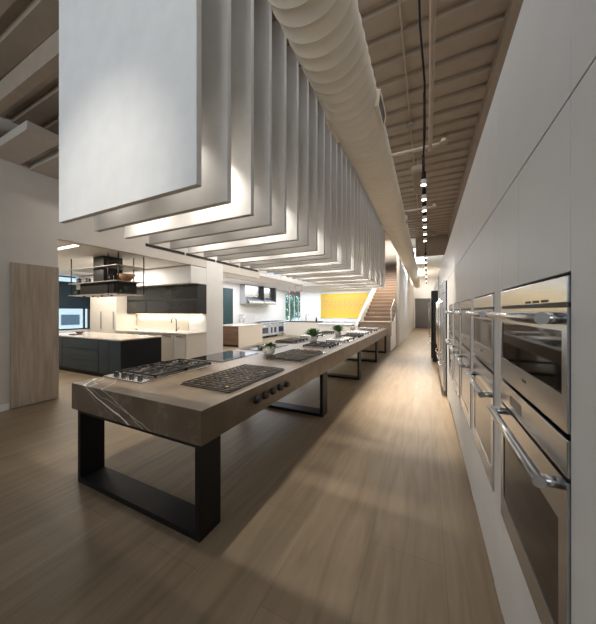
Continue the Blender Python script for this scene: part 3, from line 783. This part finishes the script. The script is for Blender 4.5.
# upper cabinets
r = thing('wall_cabinet', (-7.65, 5.9, 1.48), 'dark glass fronted wall cabinets above the kitchen sink', 'cabinet')
part('carcass', 'charcoal_frame', r, -9.29, -6.0, 5.77, 6.095, 1.48, 2.36, .002)
for k, (x0, x1) in enumerate(((-9.29, -8.30), (-8.29, -7.16), (-7.15, -6.0))):
    for z0, z1 in ((1.485, 1.905), (1.915, 2.355)):
        fr = MB().box(x0, x0+.025, 5.75, 5.7695, z0, z1).box(x1-.025, x1, 5.75, 5.7695, z0, z1).box(x0+.025, x1-.025, 5.75, 5.7695, z0, z0+.025).box(x0+.025, x1-.025, 5.75, 5.7695, z1-.025, z1)
        d = fr.build('door', 'charcoal_frame', r)
        part('door_glass', 'charcoal', d, x0+.0252, x1-.0252, 5.754, 5.768, z0+.0252, z1-.0252)
part('under_cabinet_light', 'strip', r, -9.2, -6.1, 6.0, 6.03, 1.470, 1.4795, label='warm glowing light strip')
# base cabinets
r = thing('base_cabinet', (-7.65, 5.7, 0), 'cream base cabinets with sink below the dark wall cabinets', 'cabinet')
part('carcass', 'cream', r, -9.29, -6.02, 5.36, 6.09, .10, .905)
part('plinth', 'charcoal_frame', r, -9.28, -6.06, 5.42, 6.05, 0, .0995)
part('end_panel', 'cream', r, -6.0195, -6.0, 5.34, 6.095, 0, .905)
part('worktop', 'worktop', r, -9.29, -5.99, 5.32, 6.095, .9055, .945, .002)
part('backsplash', 'cream', r, -9.29, -6.76, 6.08, 6.0995, .9455, 1.479)
xs = (-9.28, -8.7, -8.1, -7.62, -7.07, -6.5, -6.03)
for k in range(6):
    d = part('door', 'cream', r, xs[k]+.003, xs[k+1]-.003, 5.335, 5.3595, .11, .895, .002)
    part('handle', 'charcoal_frame', d, xs[k]+.12, xs[k+1]-.12, 5.315, 5.3345, .845, .858)
r = thing('kitchen_faucet', (-7.0, 5.85, .946), 'black gooseneck faucet at the left kitchen sink', 'faucet')
pts = [(-7.0, 5.85, .9715), (-7.0, 5.85, 1.25)] + [(-7.0-.11+.11*math.cos(a), 5.85, 1.25+.11*math.sin(a)) for a in [PI*k/8 for k in range(1, 9)]] + [(-7.22, 5.85, 1.20)]
MB().tube(pts, .014, 10).build('spout', 'black', r)
MB().lathe([(.028, 0), (.028, .025)], (-7.0, 5.85, .946), 14).build('base', 'black', r)
MB().tube([(-6.96, 5.85, 1.0), (-6.90, 5.85, 1.01), (-6.90, 5.85, 1.08)], .008, 8).build('lever', 'black', r)
tag(MB().lathe([(.03, 0), (.06, .02), (.065, .07), (.04, .10), (.02, .11)], (-8.7, 5.7, .9462), 18).build('ceramic_jar', 'ceramic'), 'white ceramic jar on the kitchen worktop', 'jar')
# ceiling light line in the kitchen
r = thing('ceiling_linear_light', (-7.4, 2.85, 2.85), 'warm linear light recessed in the kitchen ceiling', 'ceiling light')
part('housing', 'white', r, -8.6, -6.17, 2.80, 2.90, 2.862, 2.8795)
part('diffuser', 'strip', r, -8.58, -6.19, 2.81, 2.89, 2.852, 2.8615)

# ------------------------------------------------------------------ showroom beyond
r = thing('bar_island', (-7.6, 10.2, 0), 'walnut fronted bar island with white waterfall end beyond the white pier', 'island')
part('body', 'walnut', r, -8.6, -7.30, 9.31, 11.0, .08, .90)
part('plinth', 'black', r, -8.55, -7.31, 9.36, 10.95, 0, .0795)
for k in range(2):
    part('drawer_front', 'walnut', r, -8.6, -7.31, 9.29, 9.3095, .10+.40*k, .49+.40*k, .002)
part('waterfall_end', 'cream', r, -7.2995, -7.23, 9.27, 11.02, 0, .90)
part('worktop', 'worktop', r, -8.62, -7.22, 9.26, 11.03, .9005, .94, .002)
r = thing('bar_faucet', (-8.0, 10.4, .941), 'chrome gooseneck faucet on the walnut bar island', 'faucet')
pts = [(-8.0, 10.4, .941), (-8.0, 10.4, 1.2)] + [(-8.0+.09-.09*math.cos(a), 10.4, 1.2+.09*math.sin(a)) for a in [PI*k/8 for k in range(1, 9)]] + [(-7.82, 10.4, 1.14)]
MB().tube(pts, .014, 10).build('spout', 'chrome', r)
# extractor hood on the showroom wall: two bays
r = thing('range_hood', (-8.8, 13.0, 2.0), 'wide stainless range hood on the far white wall', 'range hood')
hx0, hx1 = -9.095, -8.45
for y0, y1 in ((11.66, 13.15), (13.22, 14.45)):
    MB().prism([(hx0, 1.96), (hx1, 1.96), (hx1, 2.04), (hx1-.30, 2.36), (hx1-.30, 3.005), (hx0, 3.005)], y0, y1).build('canopy', 'steel', r, .004)
part('divider', 'gunmetal', r, hx0, hx1-.1, 13.151, 13.219, 2.0, 3.005)
part('end_panel', 'gunmetal', r, hx0, hx1-.1, 14.451, 14.60, 2.0, 3.005)
r = thing('grill_unit', (-8.8, 12, 0), 'stainless grill cabinet at the end of the range row', 'grill')
part('body', 'steel', r, -9.09, -8.42, 11.6, 12.62, .08, .93); part('backguard', 'white_steel', r, -9.09, -8.75, 11.62, 12.6, .9305, 1.42, .01); part('plinth', 'black', r, -9.05, -8.5, 11.62, 12.6, 0, .0795)
RB = None
for k in range(3):
    y0 = 12.66+.92*k
    lab = ('stainless range in the far row, next to the grill cabinet', 'stainless double oven range in the middle of the far row', 'stainless range at the window end of the far row')[k]
    r = thing('kitchen_range', (-8.75, y0+.44, 0), lab, 'range', 'ranges under the far hood')
    part('body', 'white_steel', r, -9.09, -8.42, y0, y0+.88, .12, .90, .003)
    for q in ((y0+.06, y0+.82),) if k != 1 else ((y0+.05, y0+.38), (y0+.44, y0+.83)):
        d = part('oven_door', 'white_steel', r, -8.4195, -8.39, q[0], q[1], .20, .72, .004)
        part('door_glass', 'blue_glass', d, -8.3895, -8.386, q[0]+.06, q[1]-.06, .27, .60)
        MB().tube([(-8.345, q[0]+.03, .69), (-8.345, q[1]-.03, .69)], .012, 8).build('handle', 'chrome', d)
    part('control_panel', 'white_steel', r, -8.4195, -8.38, y0, y0+.88, .74, .90, .004)
    for j in range(5): knob((-8.3795, y0+.12+.16*j, .82), 'x', 1, r, 'black_plastic', .024, False)
    grate(MB(), -9.03, -8.45, y0+.03, y0+.85, .925, 6, 6, .012, .02).build('grate', 'iron', r)
    for lx in (-9.0, -8.5):
        for ly in (y0+.06, y0+.82): part('foot', 'black', r, lx-.02, lx+.02, ly-.02, ly+.02, 0, .1195)
# beige peninsula and white island further back
r = thing('peninsula', (-7.0, 15.4, 0), 'beige peninsula counter in front of the showroom window', 'counter')
part('body', 'cream', r, -8.1, -5.9, 15.0, 15.8, 0, .88); part('worktop', 'gunmetal', r, -8.13, -5.87, 14.97, 15.83, .8805, .93, .002)
for k in range(2): part('end_panel', 'cream', r, -8.1+1.105*k, -7.0+1.1*k, 14.975, 14.9995, .05, .87, .002)
tag(MB().lathe([(.05, 0), (.06, .1), (.03, .17), (.03, .24), (.04, .25)], (-6.15, 15.4, .931), 14).build('vase', 'gunmetal'), 'dark vase at the end of the beige peninsula', 'vase')
r = thing('bar_faucet', (-6.9, 15.5, .931), 'tall faucet on the beige peninsula', 'faucet')
MB().tube([(-6.9, 15.5, .931), (-6.9, 15.5, 1.3), (-6.85, 15.5, 1.38), (-6.75, 15.5, 1.38), (-6.7, 15.5, 1.3)], .02, 8).build('spout', 'chrome', r)
# white appliance row under the artwork
lab3 = ('white appliance under the artwork, nearest the peninsula', 'white appliance under the artwork, second from the peninsula', 'white appliance under the artwork, third from the peninsula', 'white appliance under the artwork, nearest the stairs')
for k in range(4):
    x0 = -6.3+.82*k
    r = thing('kitchen_range', (x0+.4, 17.0, 0), lab3[k], 'range', 'ranges under the artwork')
    part('body', 'white_steel', r, x0, x0+.80, 16.72, 17.39, .1, .92, .004)
    d = part('oven_door', 'white_steel', r, x0+.04, x0+.76, 16.69, 16.7195, .2, .72, .004)
    part('door_glass', 'blue_glass', d, x0+.14, x0+.66, 16.686, 16.6895, .30, .58)
    part('plinth', 'black', r, x0+.02, x0+.78, 16.76, 17.35, 0, .0995)
    part('backguard', 'white_steel', r, x0, x0+.80, 17.3, 17.39, .9205, 1.02)
r = thing('white_island', (-4.4, 13.6, 0), 'white island in front of the staircase side, beyond the counter', 'island')
part('body', 'white', r, -5.2, -3.5, 13.3, 14.0, 0, .86); part('worktop', 'white', r, -5.25, -3.45, 13.25, 14.05, .8605, .90, .003)
tag(B(-6.6, -3.4, 17.34, 17.399, 1.10, 2.74).build('wall_art', 'art'), 'large yellow and orange abstract artwork on the far wall', 'artwork')
for k, px in enumerate((-7.3, -6.92, -6.54)):
    r = thing('pendant_lamp', (px, 14.0, 2.65), 'small red pendant lamp, %s of three above the peninsula' % ('nearest the range hood', 'middle', 'nearest the artwork')[k], 'pendant lamp', 'small red pendants')
    MB().lathe([(.05, 0), (.055, .03), (.03, .08), (.012, .1)], (px, 14.0, 2.66), 12).build('shade', 'copper', r)
    MB().lathe([(.03, 0), (.03, .012)], (px, 14.0, 2.647), 10).build('bulb', 'pend', r)
    MB().tube([(px, 14.0, 2.761), (px, 14.0, 3.004)], .006, 6).build('cord', 'black', r)

# ------------------------------------------------------------------ staircase
r = thing('staircase', (-1.9, 14, 0), 'light oak staircase with white side rising beyond the counter', 'staircase')
SXa, SXb, ys, zs_ = -2.52, -1.30, 11.0, 1.14
part('base_block', 'oak_stair', r, SXa, SXb, ys+.03, ys+1.0, 0, zs_-.05)
part('landing', 'oak_stair', r, SXa-.02, SXb+.02, ys, ys+.999, zs_-.0495, zs_, .004)
NR = 17; rise, tr = .178, .385
for k in range(NR):
    y0 = ys+1.0+tr*k; z1 = zs_+rise*(k+1)
    part('riser', 'oak_riser_shade', r, SXa, SXb, y0+.02, y0+tr+.0195, z1-rise-.08, z1-.0305)
    part('tread', 'oak_stair', r, SXa, SXb, y0, y0+tr+.015, z1-.03, z1, .003)
yt = ys+1.0+tr*NR; zt = zs_+rise*NR
sl = rise/tr
MB().prism([(ys-.2, .80), (ys+.15, .80), (yt, zt-.35), (yt, zt+.30), (ys+.75, zs_+.32), (ys-.05, 1.0)], SXa-.13, SXa-.022, 'x').build('white_stringer', 'white', r)
o = MB().prism([(ys+.05, zs_+.02), (ys+1.0, zs_+.02), (ys+1.9, zs_+.40), (ys+1.9, zs_+1.15), (ys+1.0, zs_+.85), (ys+.05, zs_+.55)], SXb+.03, SXb+.042, 'x').build('glass_railing', 'rail_glass', r)
MB().tube([(SXb+.036, ys+.02, zs_-.55), (SXb+.036, ys+.04, zs_+.50), (SXb+.036, ys+1.0, zs_+.88), (SXb+.036, ys+1.95, zs_+1.22)], .018, 8).build('handrail', 'chrome', r)
MB().prism([(ys-.02, 0), (ys+1.9, 0), (ys+1.9, zs_+.40), (ys+1.0, zs_+.015), (ys-.02, zs_+.015)], SXb+.022, SXb+.029, 'x').build('side_panel', 'white', r)
# skylight over the stair end of the aisle
r = thing('skylight', (-.2, 17, CEIL), 'bright daylight panel in the ceiling above the stair end of the aisle', 'skylight')
part('frame', 'white', r, -1.1, -.1, 14.0, 18.6, CEIL-.03, CEIL+.019)
part('pane', 'skylight', r, -1.05, -.15, 14.05, 18.55, CEIL-.036, CEIL-.0301)

# ------------------------------------------------------------------ lights
def area(name, loc, sx, sy, power, col, rot=(0, 0, 0), spread=PI):
    l = bpy.data.lights.new(name, 'AREA'); l.shape = 'RECTANGLE'; l.size = sx; l.size_y = sy; l.energy = power; l.color = col; l.spread = spread
    o = bpy.data.objects.new(name, l); COL.objects.link(o); o.location = loc; o.rotation_euler = rot; return o
def spot(name, loc, tgt, power, col, ang, blend=.5, r=.03):
    l = bpy.data.lights.new(name, 'SPOT'); l.energy = power; l.color = col; l.spot_size = math.radians(ang); l.spot_blend = blend; l.shadow_soft_size = r
    o = bpy.data.objects.new(name, l); COL.objects.link(o); o.location = loc
    o.rotation_euler = (Vector(tgt)-Vector(loc)).to_track_quat('-Z', 'Y').to_euler(); return o
WARM = (1., .90, .76); WARM2 = (1., .94, .85); COOL = (.80, .90, 1.)
# strong downlights between the baffles; weak lamps added as fill in other gaps
for i in range(0, NS-1):
    yy = SY0 + SP*i + .175
    strong = (i % 3 == 1)
    for xx in (-1.70, -2.58):
        spot('baffle_downlight_fill', (xx, yy-.06, 3.08), (xx+.10, yy, 0), 92 if strong else 18, WARM2, 92, 1., .012)
# track spots
for i, yy in enumerate(heads):
    spot('track_lamp', (TX, yy, TZ-.21), (TX+.02, yy, 0), 330, WARM, 42, .5, .03)
# added spot behind the viewer, unseen, to brighten the first baffle
spot('baffle_fill_spot', (-1.6, -2.6, 4.2), (-2.35, 1.24, 2.42), 340, WARM2, 30, 1., .08)
# added cool fill lamp, unseen, by the high opening behind the viewer
area('rear_fill', (-2.3, -3.95, 3.3), 5.8, 1.9, 38, (.90, .95, 1.), (math.radians(108), 0, 0), math.radians(110))
# spots added to brighten the header over the kitchen opening
for yy in (3.4, 5.2, 7.0):
    spot('header_fill', (-3.5, yy, 4.3), (-6, yy, 3.2), 75, WARM2, 70, 1., .05)
# soft fill lamp added over the aisle, no fixture
area('aisle_fill', (-.3, 4.5, 4.52), 1.2, 9., 30, (.95, .96, 1.))
# kitchen
area('kitchen_line', (-7.45, 2.85, 2.845), 2.2, .08, 60, WARM2)
area('kitchen_ceiling', (-9.0, 4.6, 2.86), 3.5, 1.2, 115, WARM2)
area('kitchen_counter_light', (-7.65, 6.0, 1.465), 3.0, .05, 16, WARM, (math.radians(-15), 0, 0))
# showroom
area('showroom_ceiling', (-7.2, 8.3, 3.0), 1.2, 2.5, 55, (1, .92, .82))
area('showroom_ceiling', (-7.7, 10.2, 3.0), 1.6, 3., 85, (.90, .94, 1.))
area('showroom_ceiling', (-7.6, 14.5, 2.99), 1.6, 4.5, 115, (.86, .93, 1.))
area('gallery_ceiling', (-4.7, 15.5, 2.93), 3., 3., 150, (.86, .93, 1.))
area('lobby_ceiling', (-4.5, 9., 4.5), 2., 7., 130, (1, .95, .90))
area('stair_daylight', (-.6, 16.3, CEIL-.05), 1., 4.4, 330, COOL, (math.radians(-25), 0, 0))
area('stair_ceiling', (-1.9, 13.5, CEIL-.02), 1., 4., 180, (1, .95, .9))
area('far_end', (-.5, 23.5, CEIL-.05), 1., 4., 190, (1, .95, .88))

w = bpy.data.worlds.new('World'); SC.world = w; w.use_nodes = True
bg = w.node_tree.nodes['Background']; bg.inputs[0].default_value = (.74, .88, 1., 1); bg.inputs[1].default_value = 2.2

# ------------------------------------------------------------------ camera and view
cd = bpy.data.cameras.new('Camera'); cam = bpy.data.objects.new('Camera', cd); COL.objects.link(cam)
cam.location = (0, 0, 1.57); cam.rotation_euler = (PI/2, 0, math.radians(25.7))
cd.sensor_fit = 'HORIZONTAL'; cd.sensor_width = 36; cd.lens = 36*268/596; cd.shift_y = -1/596; cd.clip_start = .02
SC.camera = cam
SC.view_settings.view_transform = 'Standard'; SC.view_settings.look = 'None'; SC.view_settings.gamma = 1; SC.view_settings.use_curve_mapping = False
SC.view_settings.exposure = 0.08
SC.cycles.use_denoising = True
SC.cycles.max_bounces = 8; SC.cycles.sample_clamp_indirect = 4
